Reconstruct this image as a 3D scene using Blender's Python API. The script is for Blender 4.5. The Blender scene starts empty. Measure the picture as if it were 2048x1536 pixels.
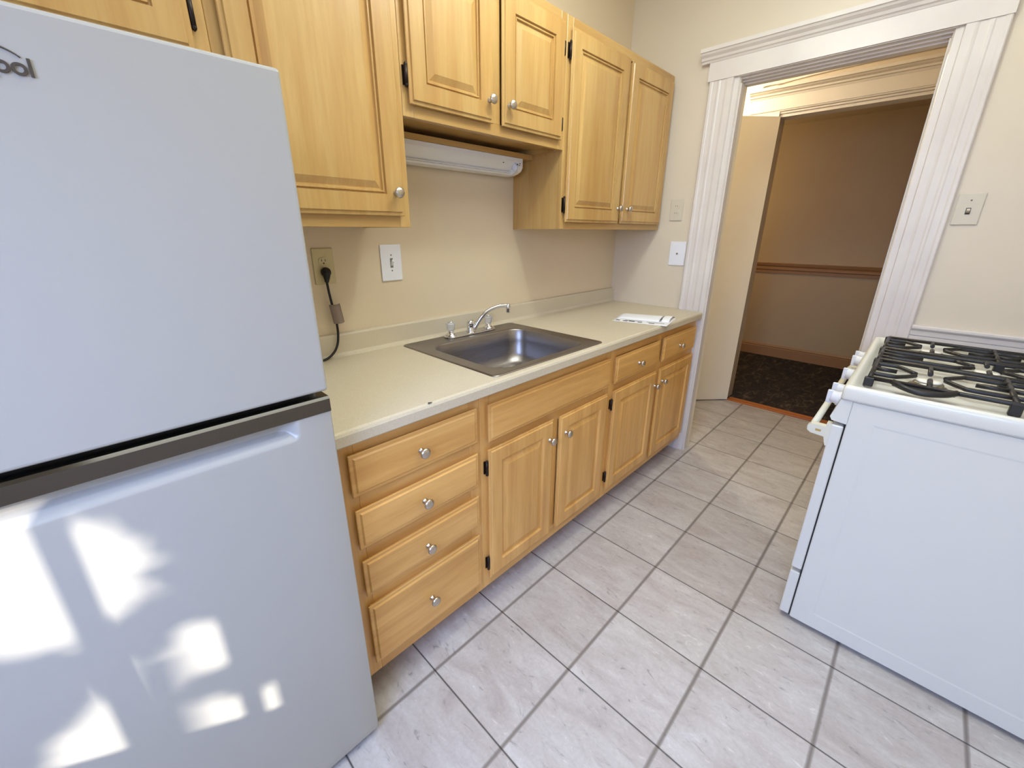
import bpy, bmesh, math, random
from mathutils import Vector, Matrix
random.seed(7)
scn = bpy.context.scene
col = scn.collection
pi = math.pi

# ------------------------------------------------------------------ camera
CAM = Vector((-2.53943, -1.51771, 1.36061))
Rv = Vector((0.70065806, -0.71349024, 0.00315621))
Uv = Vector((0.23343795, 0.23341518, 0.94394072))
Fv = Vector((0.6742292, 0.66064289, -0.33009993))
cd = bpy.data.cameras.new('camera'); cam = bpy.data.objects.new('camera', cd); col.objects.link(cam)
m3 = Matrix((Rv, Uv, -Fv)).transposed()
cam.matrix_world = Matrix.Translation(CAM) @ m3.to_4x4()
cd.sensor_fit = 'HORIZONTAL'; cd.sensor_width = 36.0
cd.lens = 829.75 / 2048 * 36.0
cd.shift_x = 4.85 / 2048; cd.shift_y = -16.08 / 2048
cd.clip_start = 0.02; cd.clip_end = 60
scn.camera = cam

# ------------------------------------------------------------------ materials
def lin(c):
    return tuple(((v / 255) / 12.92 if v / 255 <= 0.04045 else ((v / 255 + 0.055) / 1.055) ** 2.4) for v in c) + (1,)

class Mat:
    def __init__(s, name):
        s.m = bpy.data.materials.new(name); s.m.use_nodes = True
        s.nt = s.m.node_tree; s.b = s.nt.nodes['Principled BSDF']
    def n(s, t, **kw):
        nd = s.nt.nodes.new(t)
        for k, v in kw.items(): setattr(nd, k, v)
        return nd
    def l(s, a, b): s.nt.links.new(a, b)
    def set(s, **kw):
        for k, v in kw.items():
            s.b.inputs[k.replace('_', ' ')].default_value = v
        return s
    def math(s, op, a, b=None, c=None):
        nd = s.n('ShaderNodeMath', operation=op)
        for i, v in enumerate((a, b, c)):
            if v is None: continue
            if isinstance(v, (int, float)): nd.inputs[i].default_value = v
            else: s.l(v, nd.inputs[i])
        return nd.outputs[0]
    def mix(s, f, a, b, mode='MIX'):
        nd = s.n('ShaderNodeMix', data_type='RGBA', blend_type=mode)
        for sock, v in ((nd.inputs[0], f), (nd.inputs[6], a), (nd.inputs[7], b)):
            if isinstance(v, (int, float, tuple)): sock.default_value = v
            else: s.l(v, sock)
        return nd.outputs[2]
    def ramp(s, f, pts):
        nd = s.n('ShaderNodeValToRGB')
        e = nd.color_ramp.elements
        while len(e) < len(pts): e.new(0.5)
        for el, (p, c) in zip(e, pts): el.position = p; el.color = c
        s.l(f, nd.inputs[0]); return nd.outputs[0]
    def coords(s, kind='Object', scale=(1, 1, 1), loc=(0, 0, 0), rot=(0, 0, 0), rnd=False):
        tc = s.n('ShaderNodeTexCoord'); mp = s.n('ShaderNodeMapping')
        mp.inputs['Scale'].default_value = scale; mp.inputs['Location'].default_value = loc
        mp.inputs['Rotation'].default_value = rot
        src = tc.outputs[kind]
        if rnd:
            oi = s.n('ShaderNodeObjectInfo'); add = s.n('ShaderNodeVectorMath', operation='ADD')
            mul = s.math('MULTIPLY', oi.outputs['Random'], 13.0)
            s.l(src, add.inputs[0]); s.l(mul, add.inputs[1]); src = add.outputs[0]
        s.l(src, mp.inputs[0]); return mp.outputs[0]
    def noise(s, v, scale=5, detail=3, rough=0.5, dist=0):
        nd = s.n('ShaderNodeTexNoise')
        nd.inputs['Scale'].default_value = scale; nd.inputs['Detail'].default_value = detail
        nd.inputs['Roughness'].default_value = rough; nd.inputs['Distortion'].default_value = dist
        s.l(v, nd.inputs['Vector']); return nd.outputs['Fac']
    def bump(s, h, strength=0.2, dist=0.002):
        nd = s.n('ShaderNodeBump'); nd.inputs['Strength'].default_value = strength
        nd.inputs['Distance'].default_value = dist
        s.l(h, nd.inputs['Height']); s.l(nd.outputs[0], s.b.inputs['Normal'])

def simple(name, rgb, rough=0.5, metal=0.0, spec=0.5, bump=None, var=0.0):
    M = Mat(name); c = lin(rgb)
    M.set(Base_Color=c, Roughness=rough, Metallic=metal)
    M.b.inputs['Specular IOR Level'].default_value = spec
    v = M.coords()
    if var:
        f = M.noise(v, 6, 3)
        d = tuple(x * (1 - var) for x in c[:3]) + (1,)
        M.l(M.ramp(f, [(0.3, c), (0.7, d)]), M.b.inputs['Base Color'])
    if bump:
        M.bump(M.noise(v, bump[0], 2), bump[1], bump[2] if len(bump) > 2 else 0.001)
    return M.m

def wood(name, axis, base=(197, 162, 100), mid=(191, 152, 89), dark=(177, 132, 72)):
    M = Mat(name)
    sc = {'X': (1.0, 14, 14), 'Z': (14, 14, 1.0), 'Y': (14, 1, 14)}[axis]
    v = M.coords(scale=sc, rnd=True)
    v2 = M.coords(scale=tuple(x * 0.22 + .8 for x in sc), rnd=True)
    a = M.noise(v, 1.3, 4, 0.55, 0.35)
    b = M.noise(v, 7, 3, 0.6, 0.2)
    c = M.noise(v2, 1.1, 2, 0.5, 0.6)
    mix_ = lambda p, q, t: tuple(x * (1 - t) + y * t for x, y in zip(p, q))
    cola = M.ramp(a, [(0.28, mix_(lin(dark), lin(mid), .45)), (0.45, lin(mid)), (0.62, lin(base)), (0.8, lin(mid))])
    colb = M.ramp(b, [(0.35, (0.88, 0.84, 0.78, 1)), (0.6, (1, 1, 1, 1))])
    colc = M.ramp(c, [(0.35, (0.88, 0.84, 0.78, 1)), (0.65, (1.06, 1.05, 1.03, 1))])
    x = M.mix(0.55, cola, colb, 'MULTIPLY'); x = M.mix(0.8, x, colc, 'MULTIPLY')
    M.l(x, M.b.inputs['Base Color'])
    M.set(Roughness=0.36)
    M.b.inputs['Coat Weight'].default_value = 0.25; M.b.inputs['Coat Roughness'].default_value = 0.25
    M.bump(b, 0.05, 0.0005)
    return M.m

wood_z = wood('maple_vertical_grain', 'Z')
wood_x = wood('maple_horizontal_grain', 'X')
LB = dict(base=(228, 179, 105), mid=(217, 165, 91), dark=(196, 140, 70))  # lighter, more orange maple tone for the base cabinets
wood_bz = wood('base_maple_vertical_grain', 'Z', **LB)
wood_bx = wood('base_maple_horizontal_grain', 'X', **LB)
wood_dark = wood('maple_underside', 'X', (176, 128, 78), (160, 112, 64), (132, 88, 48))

def wall_mat(name, rgb, sc=160, st=0.12):
    M = Mat(name); v = M.coords()
    f = M.noise(v, 2.2, 3)
    c = lin(rgb)
    M.l(M.ramp(f, [(0.35, c), (0.7, tuple(x * 0.955 for x in c[:3]) + (1,))]), M.b.inputs['Base Color'])
    M.set(Roughness=0.42)
    M.bump(M.noise(v, sc, 2), st, 0.001)
    return M.m
paint_wall = wall_mat('cream_wall_paint', (220, 207, 185))
paint_left = wall_mat('tan_wall_paint', (224, 206, 175))
paint_ceiling = simple('ceiling_paint', (228, 222, 206), 0.7)
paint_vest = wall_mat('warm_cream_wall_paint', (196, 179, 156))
paint_hall = wall_mat('hall_wall_paint', (203, 181, 145))
paint_hall_trim = simple('hall_trim_paint', (176, 134, 92), 0.45)
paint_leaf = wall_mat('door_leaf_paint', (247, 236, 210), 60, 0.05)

M = Mat('white_gloss_trim_paint')
v = M.coords(scale=(3, 3, 3)); f = M.noise(v, 1.5, 4); g = M.noise(M.coords(scale=(60, 60, 6)), 2.0, 3, 0.6, 0.4)
M.l(M.ramp(f, [(0.35, lin((225, 218, 210))), (0.7, lin((215, 206, 200)))]), M.b.inputs['Base Color'])
M.set(Roughness=0.38); M.bump(g, 0.22, 0.0006)
paint_trim = M.m
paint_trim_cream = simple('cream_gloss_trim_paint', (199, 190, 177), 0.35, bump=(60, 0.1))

# laminate
M = Mat('beige_laminate'); v = M.coords()
f = M.noise(v, 420, 2, 0.6); f2 = M.noise(v, 4, 2)
a = M.ramp(f, [(0.35, lin((200, 188, 161))), (0.6, lin((212, 200, 176)))])
b = M.ramp(f2, [(0.3, (1, 1, 1, 1)), (0.75, (0.965, 0.96, 0.95, 1))])
M.l(M.mix(1.0, a, b, 'MULTIPLY'), M.b.inputs['Base Color']); M.set(Roughness=0.42)
laminate = M.m

# floor tile
TX0, TY0, TSX, TSY = -2.0190, -0.6701, 0.3097, 0.3091
M = Mat('porcelain_floor_tile')
tc = M.n('ShaderNodeTexCoord'); sp = M.n('ShaderNodeSeparateXYZ'); M.l(tc.outputs['Object'], sp.inputs[0])
ax = M.math('SUBTRACT', sp.outputs[0], TX0); ay = M.math('SUBTRACT', sp.outputs[1], TY0)
dx = M.math('PINGPONG', ax, TSX / 2); dy = M.math('PINGPONG', ay, TSY / 2)
ix = M.math('FLOOR', M.math('DIVIDE', ax, TSX)); iy = M.math('FLOOR', M.math('DIVIDE', ay, TSY))
cb = M.n('ShaderNodeCombineXYZ'); M.l(ix, cb.inputs[0]); M.l(iy, cb.inputs[1])
wn = M.n('ShaderNodeTexWhiteNoise', noise_dimensions='3D'); M.l(cb.outputs[0], wn.inputs['Vector'])
sc = M.n('ShaderNodeVectorMath', operation='SCALE'); M.l(wn.outputs['Color'], sc.inputs[0]); sc.inputs['Scale'].default_value = 9.0
ad = M.n('ShaderNodeVectorMath', operation='ADD'); M.l(tc.outputs['Object'], ad.inputs[0]); M.l(sc.outputs[0], ad.inputs[1])
rot = M.n('ShaderNodeMapping'); rot.inputs['Rotation'].default_value = (0, 0, math.radians(-28)); rot.inputs['Scale'].default_value = (8.0, 3.0, 3)
M.l(ad.outputs[0], rot.inputs[0])
n1 = M.noise(rot.outputs[0], 1.6, 6, 0.62, 0.7)
n2 = M.noise(rot.outputs[0], 5.5, 5, 0.65, 1.2)
n3 = M.noise(ad.outputs[0], 90, 3, 0.6)
ca = M.ramp(n1, [(0.28, lin((181, 171, 163))), (0.48, lin((195, 188, 181))), (0.62, lin((203, 198, 191))), (0.76, lin((215, 210, 206)))])
cv = M.ramp(n2, [(0.30, (0.52, 0.51, 0.51, 1)), (0.38, (.92, .92, .92, 1)), (0.50, (1, 1, 1, 1)), (0.62, (1, 1, 1, 1)), (0.72, (1.35, 1.35, 1.36, 1))])
cs = M.ramp(n3, [(0.35, (0.94, 0.94, 0.94, 1)), (0.65, (1.02, 1.02, 1.02, 1))])
cc = M.mix(0.8, ca, cv, 'MULTIPLY'); cc = M.mix(1.0, cc, cs, 'MULTIPLY')
tint = M.ramp(wn.outputs['Value'], [(0.0, (0.93, 0.92, 0.91, 1)), (1.0, (1.03, 1.03, 1.03, 1))])
cc = M.mix(1.0, cc, tint, 'MULTIPLY')
gx = M.ramp(dx, [(0.0012 / 1, (1, 1, 1, 1)), (0.0022, (0, 0, 0, 1))])
gy = M.ramp(dy, [(0.0028, (1, 1, 1, 1)), (0.0066, (0, 0, 0, 1))])
cc = M.mix(gy, cc, lin((126, 117, 109)))
cc = M.mix(gx, cc, lin((26, 21, 18)))
M.l(cc, M.b.inputs['Base Color'])
rg = M.ramp(n1, [(0.3, (0.42, 0.42, 0.42, 1)), (0.7, (0.27, 0.27, 0.27, 1))])
M.l(rg, M.b.inputs['Roughness'])
gsum = M.math('MAXIMUM', gx, gy)
hh = M.math('SUBTRACT', M.math('MULTIPLY', n2, 0.4), gsum)
M.bump(hh, 0.25, 0.0012)
tile_mat = M.m

# carpet
M = Mat('dark_patterned_carpet'); v = M.coords(scale=(4, 9, 4), rot=(0, 0, 0.5))
f = M.noise(v, 1.6, 6, 0.7, 1.5); g = M.noise(M.coords(), 300, 2)
a = M.ramp(f, [(0.42, lin((30, 22, 18))), (0.56, lin((58, 46, 38))), (0.66, lin((104, 90, 76)))])
M.l(M.mix(0.5, a, M.ramp(g, [(0.3, (0.5, 0.5, 0.5, 1)), (0.7, (1, 1, 1, 1))]), 'MULTIPLY'), M.b.inputs['Base Color'])
M.set(Roughness=0.95); M.bump(g, 0.6, 0.004)
carpet = M.m
thresh_wood = wood('orange_threshold_wood', 'Y', (196, 118, 52), (182, 102, 42), (150, 78, 28))

fridge_white = simple('white_enamel_fridge', (175, 172, 162), 0.26, bump=(700, 0.06, 0.0004))
fridge_body = simple('white_enamel_fridge_side', (180, 181, 181), 0.4)
stove_white = simple('white_enamel_stove', (224, 223, 212), 0.24, bump=(60, 0.01))
stove_cream = simple('offwhite_plastic', (224, 220, 200), 0.35)
stove_top = simple('offwhite_enamel_cooktop', (238, 236, 226), 0.2)
knob_white = simple('white_plastic', (226, 228, 232), 0.3)
chrome = simple('chrome', (225, 225, 228), 0.08, 1.0)
trim_chrome = simple('darkened_chrome_strip', (109, 106, 103), 0.12, 1.0)  # chrome with the dark room's reflection put into its base colour
nickel = simple('brushed_nickel', (200, 192, 180), 0.3, 1.0)
black = simple('black_rubber', (14, 13, 13), 0.5)
dark_gap = simple('dark_gap', (8, 8, 9), 0.35)
bronze = simple('dark_bronze_hinge', (44, 34, 28), 0.4, 0.6)
iron = simple('black_cast_iron', (25, 24, 26), 0.42, bump=(300, 0.3))
burner_al = simple('aluminium_burner', (170, 165, 155), 0.4, 1.0)
white_plate = simple('white_plate_plastic', (234, 234, 238), 0.3)
ivory_plate = simple('ivory_plate_plastic', (206, 192, 146), 0.4)
painted_plate = simple('painted_over_plate', (208, 199, 179), 0.42)
slot = simple('dark_slot', (50, 42, 36), 0.6)
grey_slot = simple('grey_slot', (120, 112, 100), 0.6)
brown_tag = simple('printed_paper_tag', (196, 176, 162), 0.6, var=0.25)
cord_mat = simple('black_cord_rubber', (22, 20, 20), 0.5)
fixture_white = simple('white_enamel_light_housing', (233, 230, 223), 0.45)
paper = simple('white_paper', (240, 240, 242), 0.7)
ink = simple('black_ink', (38, 38, 42), 0.7)
grey_letter = simple('grey_metal_letters', (96, 90, 86), 0.3, 0.7)
crumb = simple('dark_chip', (30, 22, 18), 0.6)
yellow_mark = simple('yellowed_screw_cap', (190, 160, 90), 0.6)
bark = simple('tree_bark', (90, 72, 56), 0.9)
leafm = simple('green_leaf', (70, 104, 48), 0.6)

M = Mat('brushed_stainless_steel'); v = M.coords(scale=(2, 60, 60))
f = M.noise(v, 6, 3)
M.l(M.ramp(f, [(0.3, lin((145, 140, 135))), (0.7, lin((159, 154, 151)))]), M.b.inputs['Base Color'])
M.set(Metallic=1.0, Roughness=0.34)
M.b.inputs['Anisotropic'].default_value = 0.3
M.bump(f, 0.03, 0.0003)
steel = M.m
M = Mat('clear_acrylic'); M.set(Base_Color=(0.92, 0.93, 0.94, 1), Roughness=0.08, IOR=1.45)
M.b.inputs['Transmission Weight'].default_value = 0.75
acrylic = M.m
M = Mat('window_glass'); M.set(Base_Color=(1, 1, 1, 1), Roughness=0.0, IOR=1.01)
M.b.inputs['Transmission Weight'].default_value = 1.0
glass = M.m

# ------------------------------------------------------------------ mesh helpers
class MB:
    def __init__(s): s.bm = bmesh.new()
    def box(s, x0, x1, y0, y1, z0, z1, bevel=0.0, seg=2):
        vs = [s.bm.verts.new((x, y, z)) for x in (x0, x1) for y in (y0, y1) for z in (z0, z1)]
        F = [(0, 1, 3, 2), (4, 6, 7, 5), (0, 4, 5, 1), (2, 3, 7, 6), (0, 2, 6, 4), (1, 5, 7, 3)]
        fs = [s.bm.faces.new([vs[i] for i in f]) for f in F]
        bmesh.ops.recalc_face_normals(s.bm, faces=fs)
        if bevel:
            es = list({e for f in fs for e in f.edges})
            bmesh.ops.bevel(s.bm, geom=es, offset=bevel, segments=seg, affect='EDGES', profile=0.5)
        return s
    def prism(s, pts, axis, a0, a1, smooth=False):
        """closed 2D polygon extruded along axis. axis X: pts=(y,z); Y: (x,z); Z: (x,y)"""
        def mk(p, a):
            return {'X': (a, p[0], p[1]), 'Y': (p[0], a, p[1]), 'Z': (p[0], p[1], a)}[axis]
        A = [s.bm.verts.new(mk(p, a0)) for p in pts]; B = [s.bm.verts.new(mk(p, a1)) for p in pts]
        n = len(pts); fs = []
        for i in range(n): fs.append(s.bm.faces.new((A[i], A[(i + 1) % n], B[(i + 1) % n], B[i])))
        fs.append(s.bm.faces.new(A[::-1])); fs.append(s.bm.faces.new(B))
        bmesh.ops.recalc_face_normals(s.bm, faces=fs)
        return s
    def panel(s, x0, x1, z0, z1, yback, loops):
        """slab facing -Y, concentric rectangular loops (inset, height above back)"""
        rings = []
        for ins, h in loops:
            rings.append([s.bm.verts.new((x, yback - h, z)) for x, z in
                          ((x0 + ins, z0 + ins), (x1 - ins, z0 + ins), (x1 - ins, z1 - ins), (x0 + ins, z1 - ins))])
        fs = [s.bm.faces.new(rings[0][::-1])]
        for a, b in zip(rings, rings[1:]):
            for i in range(4): fs.append(s.bm.faces.new((a[i], a[(i + 1) % 4], b[(i + 1) % 4], b[i])))
        fs.append(s.bm.faces.new(rings[-1]))
        bmesh.ops.recalc_face_normals(s.bm, faces=fs)
        return s
    def lathe(s, prof, c, axis=(0, 0, 1), n=24, smooth=True):
        """prof: list of (radius, height along axis)"""
        ax = Vector(axis).normalized(); q = Vector((0, 0, 1)).rotation_difference(ax); c = Vector(c)
        rings = []
        for r, h in prof:
            if r < 1e-6: rings.append([s.bm.verts.new(c + q @ Vector((0, 0, h)))])
            else: rings.append([s.bm.verts.new(c + q @ Vector((r * math.cos(2 * pi * i / n), r * math.sin(2 * pi * i / n), h))) for i in range(n)])
        fs = []
        for a, b in zip(rings, rings[1:]):
            for i in range(n):
                j = (i + 1) % n
                if len(a) == 1 and len(b) == 1: continue
                if len(a) == 1: f = (a[0], b[j], b[i])
                elif len(b) == 1: f = (a[i], a[j], b[0])
                else: f = (a[i], a[j], b[j], b[i])
                fs.append(s.bm.faces.new(f))
        if len(rings[0]) > 1: fs.append(s.bm.faces.new(rings[0][::-1]))
        if len(rings[-1]) > 1: fs.append(s.bm.faces.new(rings[-1]))
        for f in fs: f.smooth = smooth
        bmesh.ops.recalc_face_normals(s.bm, faces=fs)
        return s
    def tube(s, pts, r, n=12, caps=True):
        P = [Vector(p) for p in pts]
        rr = r if isinstance(r, (list, tuple)) else [r] * len(P)
        rings = []; up = None
        for i, p in enumerate(P):
            t = (P[min(i + 1, len(P) - 1)] - P[max(i - 1, 0)]).normalized()
            if up is None:
                up = Vector((0, 0, 1)) if abs(t.z) < 0.9 else Vector((1, 0, 0))
            a = t.cross(up).normalized(); b = a.cross(t).normalized(); up = b
            rings.append([s.bm.verts.new(p + (a * math.cos(2 * pi * k / n) + b * math.sin(2 * pi * k / n)) * rr[i]) for k in range(n)])
        fs = []
        for a, b in zip(rings, rings[1:]):
            for k in range(n): fs.append(s.bm.faces.new((a[k], a[(k + 1) % n], b[(k + 1) % n], b[k])))
        for f in fs: f.smooth = True
        if caps: fs.append(s.bm.faces.new(rings[0][::-1])); fs.append(s.bm.faces.new(rings[-1]))
        bmesh.ops.recalc_face_normals(s.bm, faces=fs)
        return s
    def build(s, name, mat, parent=None, smooth=False):
        me = bpy.data.meshes.new(name)
        org = Vector((0, 0, 0))
        if parent is not None:
            org = Vector(parent['_org'])
        for v in s.bm.verts: v.co -= org
        if smooth:
            for f in s.bm.faces: f.smooth = True
        s.bm.to_mesh(me); s.bm.free(); me.materials.append(mat)
        o = bpy.data.objects.new(name, me); col.objects.link(o)
        if parent is not None: o.parent = parent; o['_org'] = list(org)
        else: o['_org'] = [0, 0, 0]
        return o

def curve_pts(ctrl, n=8):
    """Catmull-Rom through control points"""
    P = [Vector(p) for p in ctrl]; P = [P[0] * 2 - P[1]] + P + [P[-1] * 2 - P[-2]]
    out = []
    for i in range(1, len(P) - 2):
        for k in range(n):
            t = k / n; a, b, c, d = P[i - 1], P[i], P[i + 1], P[i + 2]
            out.append(0.5 * ((2 * b) + (c - a) * t + (2 * a - 5 * b + 4 * c - d) * t * t + (3 * b - a - 3 * c + d) * t ** 3))
    out.append(P[-2]); return out

def thing(name, label, cat, loc, group=None):
    o = bpy.data.objects.new(name, None); col.objects.link(o); o.location = loc
    o.empty_display_size = 0.1
    o['_org'] = list(loc); o['label'] = label; o['category'] = cat
    if group: o['group'] = group
    return o
def tag(o, label, cat, group=None):
    o['label'] = label; o['category'] = cat
    if group: o['group'] = group
    return o
def struct(name, mb, mat, parent=None, label=None):
    o = mb.build(name, mat, parent)
    if parent is None: o['kind'] = 'structure'
    if label: o['label'] = label
    return o

# ------------------------------------------------------------------ room shell
CEIL = 2.62; YB = -2.20; XE = -3.45; WT = 0.085
struct('floor', MB().box(XE - 0.1, 1.145, YB - 0.1, 0.35, -0.06, 0.0), tile_mat)
struct('ceiling', MB().box(XE - 0.1, WT, YB - 0.1, 0.1, CEIL, CEIL + 0.06), paint_ceiling)
struct('wall_left', MB().box(XE - 0.1, 0.0, 0.0, 0.1, 0.0, CEIL), paint_left)
struct('wall_back', MB().box(XE - 0.1, 0.0, YB - 0.1, YB, 0.0, CEIL), paint_wall)
# wall with the doorway, X = 0 .. 0.146
OY0, OY1, OZ = -1.375, -0.635, 2.0862
w = MB()
w.box(0.0, WT, OY1, 0.1, 0.0, CEIL); w.box(0.0, WT, YB - 0.1, OY0, 0.0, CEIL); w.box(0.0, WT, OY0, OY1, OZ, CEIL)
struct('wall_right', w, paint_wall)
# end wall with a window
WY0, WY1, WZ0, WZ1 = -2.06, -1.10, 0.979, 2.10
w = MB()
w.box(XE - 0.12, XE, YB - 0.1, WY0, 0, CEIL); w.box(XE - 0.12, XE, WY1, 0.1, 0, CEIL)
w.box(XE - 0.12, XE, WY0, WY1, 0, WZ0); w.box(XE - 0.12, XE, WY0, WY1, WZ1, CEIL)
struct('wall_front', w, paint_wall)
wo = struct('window_1', MB().box(XE - 0.10, XE - 0.05, WY0, WY1, WZ1 - 0.04, WZ1), paint_trim)
for a_ in (WY0, WY1 - .03): MB().box(XE - 0.10, XE - 0.05, a_, a_ + .03, WZ0, WZ1 - .04).build('window_frame', paint_trim, wo)
for ym in (-1.675, -1.873): MB().box(XE - 0.020, XE - .006, ym - 0.016, ym + 0.016, WZ0, WZ1).build('glazing_bar', paint_trim, wo)
MB().box(XE - 0.045, XE - 0.022, WY0, WY1, 1.62, 1.66).build('glazing_bar', paint_trim, wo)
MB().box(XE - 0.12, XE + 0.03, WY0 - 0.05, WY1 + 0.05, WZ0 - 0.03, WZ0 - 0.0005).build('window_sill', paint_trim, wo)

# ---- door casing around the opening
def casing_profile(ya, sgn):
    """outline (x, y) of one side casing; ya outer edge, sgn toward the opening"""
    p = [(-.0005, 0), (-.018, 0), (-.021, .004), (-.021, .014), (-.0185, .020), (-.0185, .040), (-.0205, .045), (-.0205, .052),
         (-.0185, .058), (-.0185, .080), (-.0205, .086), (-.0215, .092), (-.0215, .117), (-.010, .121), (-.010, .143), (-.0005, .1485)]
    return [(x, ya + sgn * d) for x, d in p]
dcase = struct('door_1', MB().prism(casing_profile(-.486, -1), 'Z', 0.0, 2.09), paint_trim, None)
MB().prism(casing_profile(-1.524, 1), 'Z', 0.0, 2.09).build('side_casing', paint_trim, dcase)
dcase['label'] = 'white fluted casing round the kitchen doorway'
h = MB()
h.prism([(0, 2.088), (-.024, 2.088), (-.024, 2.172), (0, 2.172)], 'Y', -1.526, -.478)
h.build('header_board', paint_trim, dcase)
h = MB()
h.prism([(0, 2.170), (-.026, 2.170), (-.030, 2.178), (-.036, 2.182), (-.040, 2.192), (-.052, 2.202), (-.056, 2.210), (-.062, 2.212), (-.064, 2.228), (0, 2.236)], 'Y', -1.560, -.438)
h.build('crown_moulding', paint_trim, dcase)
h = MB()  # stepped soffit
h.prism([(-.017, 2.0876), (-.017, 2.0845), (.004, 2.0825), (.005, 2.0760), (.026, 2.0740), (.027, 2.0680), (.048, 2.0660), (.049, 2.0600), (WT + .003, 2.0580), (WT + .003, 2.0855), (-.001, 2.0860)], 'Y', OY0 - .012, OY1 + .012)
h.build('head_jamb', paint_trim, dcase)
h = MB()
h.box(-.001, 0.045, OY1 - .006, OY1 - .0002, 0, 2.058)
h.build('jamb_stop', paint_trim, dcase)
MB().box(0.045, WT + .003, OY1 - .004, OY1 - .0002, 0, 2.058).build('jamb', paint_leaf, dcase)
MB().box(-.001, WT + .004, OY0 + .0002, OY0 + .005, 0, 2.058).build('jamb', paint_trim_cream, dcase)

# white chair rail and wainscot board on the right wall
h = MB()
h.prism([(-.0005, 0), (-.019, 0), (-.019, .930), (-.017, .932), (-.019, .934), (-.022, .935), (-.024, .956), (-.030, .960), (-.034, .966), (-.034, .974), (-.030, .978), (-.0005, .979)], 'Y', YB, -1.5245)
struct('trim_1', h, paint_trim)

# ---- vestibule
VX = 1.13
w = MB()
w.box(VX, VX + .11, -.535, 0.35, 0, 2.62); w.box(VX, VX + .11, -1.75, -1.40, 0, 2.62); w.box(VX, VX + .11, -1.40, -.535, 2.115, 2.62)
struct('wall_vestibule_far', w, paint_vest)
struct('wall_vestibule_left', MB().box(WT, VX, .30, .36, 0, 2.62), paint_vest)
struct('wall_vestibule_right', MB().box(WT, VX + .11, -1.81, -1.75, 0, 2.62), paint_vest)
struct('ceiling_vestibule', MB().box(WT, VX + .11, -1.81, .36, 2.60, 2.66), paint_ceiling)
d2 = struct('door_2', MB().box(VX - .018, VX - .0005, -.535, -.345, 0, 2.15), paint_trim_cream)
MB().box(VX - .018, VX - .0005, -1.58, -1.40, 0, 2.15).build('side_casing', paint_trim_cream, d2)
d2['label'] = 'cream doorway casing to the hallway'
MB().prism([(VX, 2.150), (VX - .024, 2.150), (VX - .024, 2.232), (VX, 2.232)], 'Y', -1.59, -.345).build('header_board', paint_trim_cream, d2)
MB().prism([(VX, 2.230), (VX - .026, 2.230), (VX - .030, 2.240), (VX - .038, 2.244), (VX - .040, 2.254), (VX - .052, 2.262),
            (VX - .058, 2.270), (VX - .066, 2.272), (VX - .068, 2.288), (VX, 2.296)], 'Y', -1.62, -.335).build('crown_moulding', paint_trim_cream, d2)
MB().prism([(VX - .020, 2.151), (VX - .020, 2.142), (VX - .012, 2.138), (VX - .012, 2.128), (VX - .004, 2.124), (VX - .004, 2.107), (VX + .112, 2.107), (VX + .112, 2.1145), (VX - .0005, 2.1145), (VX - .0005, 2.151)], 'Y', -1.41, -.53).build('head_jamb', paint_trim_cream, d2)
struct('trim_2', MB().box(VX - .022, VX + .055, -1.40, -.545, 0, .012, .003), thresh_wood)['label'] = 'orange wooden threshold strip at hallway carpet'
# open door leaf, hinged on the hallway jamb, swung into the vestibule
leaf = MB()
a = Vector((1.104, -.548)); dvec = Vector((-.207, .187)).normalized(); nrm = Vector((-dvec.y, dvec.x))
if nrm.y > 0: nrm = -nrm
L = .70
q = [a, a + dvec * L, a + dvec * L - nrm * .036, a - nrm * .036]
leaf.prism([(p.x, p.y) for p in q], 'Z', .012, 2.108)
lf = struct('door_3', leaf, paint_leaf); lf['label'] = 'plain beige door leaf standing open in the vestibule'
# cable resting on crown
cb_pts = curve_pts([(VX - .066, -.41, 2.296), (VX - .010, -.50, 2.315), (VX - .008, -.74, 2.330), (VX - .008, -1.05, 2.336), (VX - .008, -1.5, 2.335)], 8)
tag(MB().tube(cb_pts, .006, 8).build('painted_cable', paint_trim_cream), 'cream painted cable arching along the wall above the hallway door crown', 'cable')

# ---- hallway
HX = 2.86
struct('floor_hall', MB().box(1.145, 3.0, -3.0, 1.6, -.06, .006), carpet)
struct('wall_hall_far', MB().box(HX, HX + .08, -3.0, 1.6, 0, 2.38), paint_hall)
struct('ceiling_hall', MB().box(VX + .11, HX + .08, -3.0, 1.6, 2.38, 2.44), paint_hall)
w = MB(); w.box(VX + .11, VX + .14, -.535, 1.6, 0, 2.38); w.box(VX + .11, VX + .14, -3.0, -1.40, 0, 2.38); w.box(VX + .11, VX + .14, -1.40, -.535, 2.115, 2.38)
struct('wall_hall_near', w, paint_hall)
struct('wall_hall_end', MB().box(VX + .11, HX, 1.55, 1.6, 0, 2.38), paint_hall)
struct('wall_hall_right', MB().box(VX + .11, HX, -3.0, -2.95, 0, 2.38), paint_hall)
h = MB().prism([(HX, .935), (HX - .014, .935), (HX - .014, .965), (HX - .026, .972), (HX - .026, .992), (HX - .018, 1.0), (HX - .030, 1.012), (HX - .038, 1.036), (HX, 1.040)], 'Y', -2.95, 1.55)
struct('trim_3', h, paint_hall_trim)['label'] = 'brown chair rail on the hallway wall'
h = MB().prism([(HX, 0), (HX - .018, 0), (HX - .018, .105), (HX - .012, .112), (HX - .016, .120), (HX - .008, .138), (HX, .140)], 'Y', -2.95, 1.55)
struct('baseboard_hall', h, paint_hall_trim)

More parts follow.
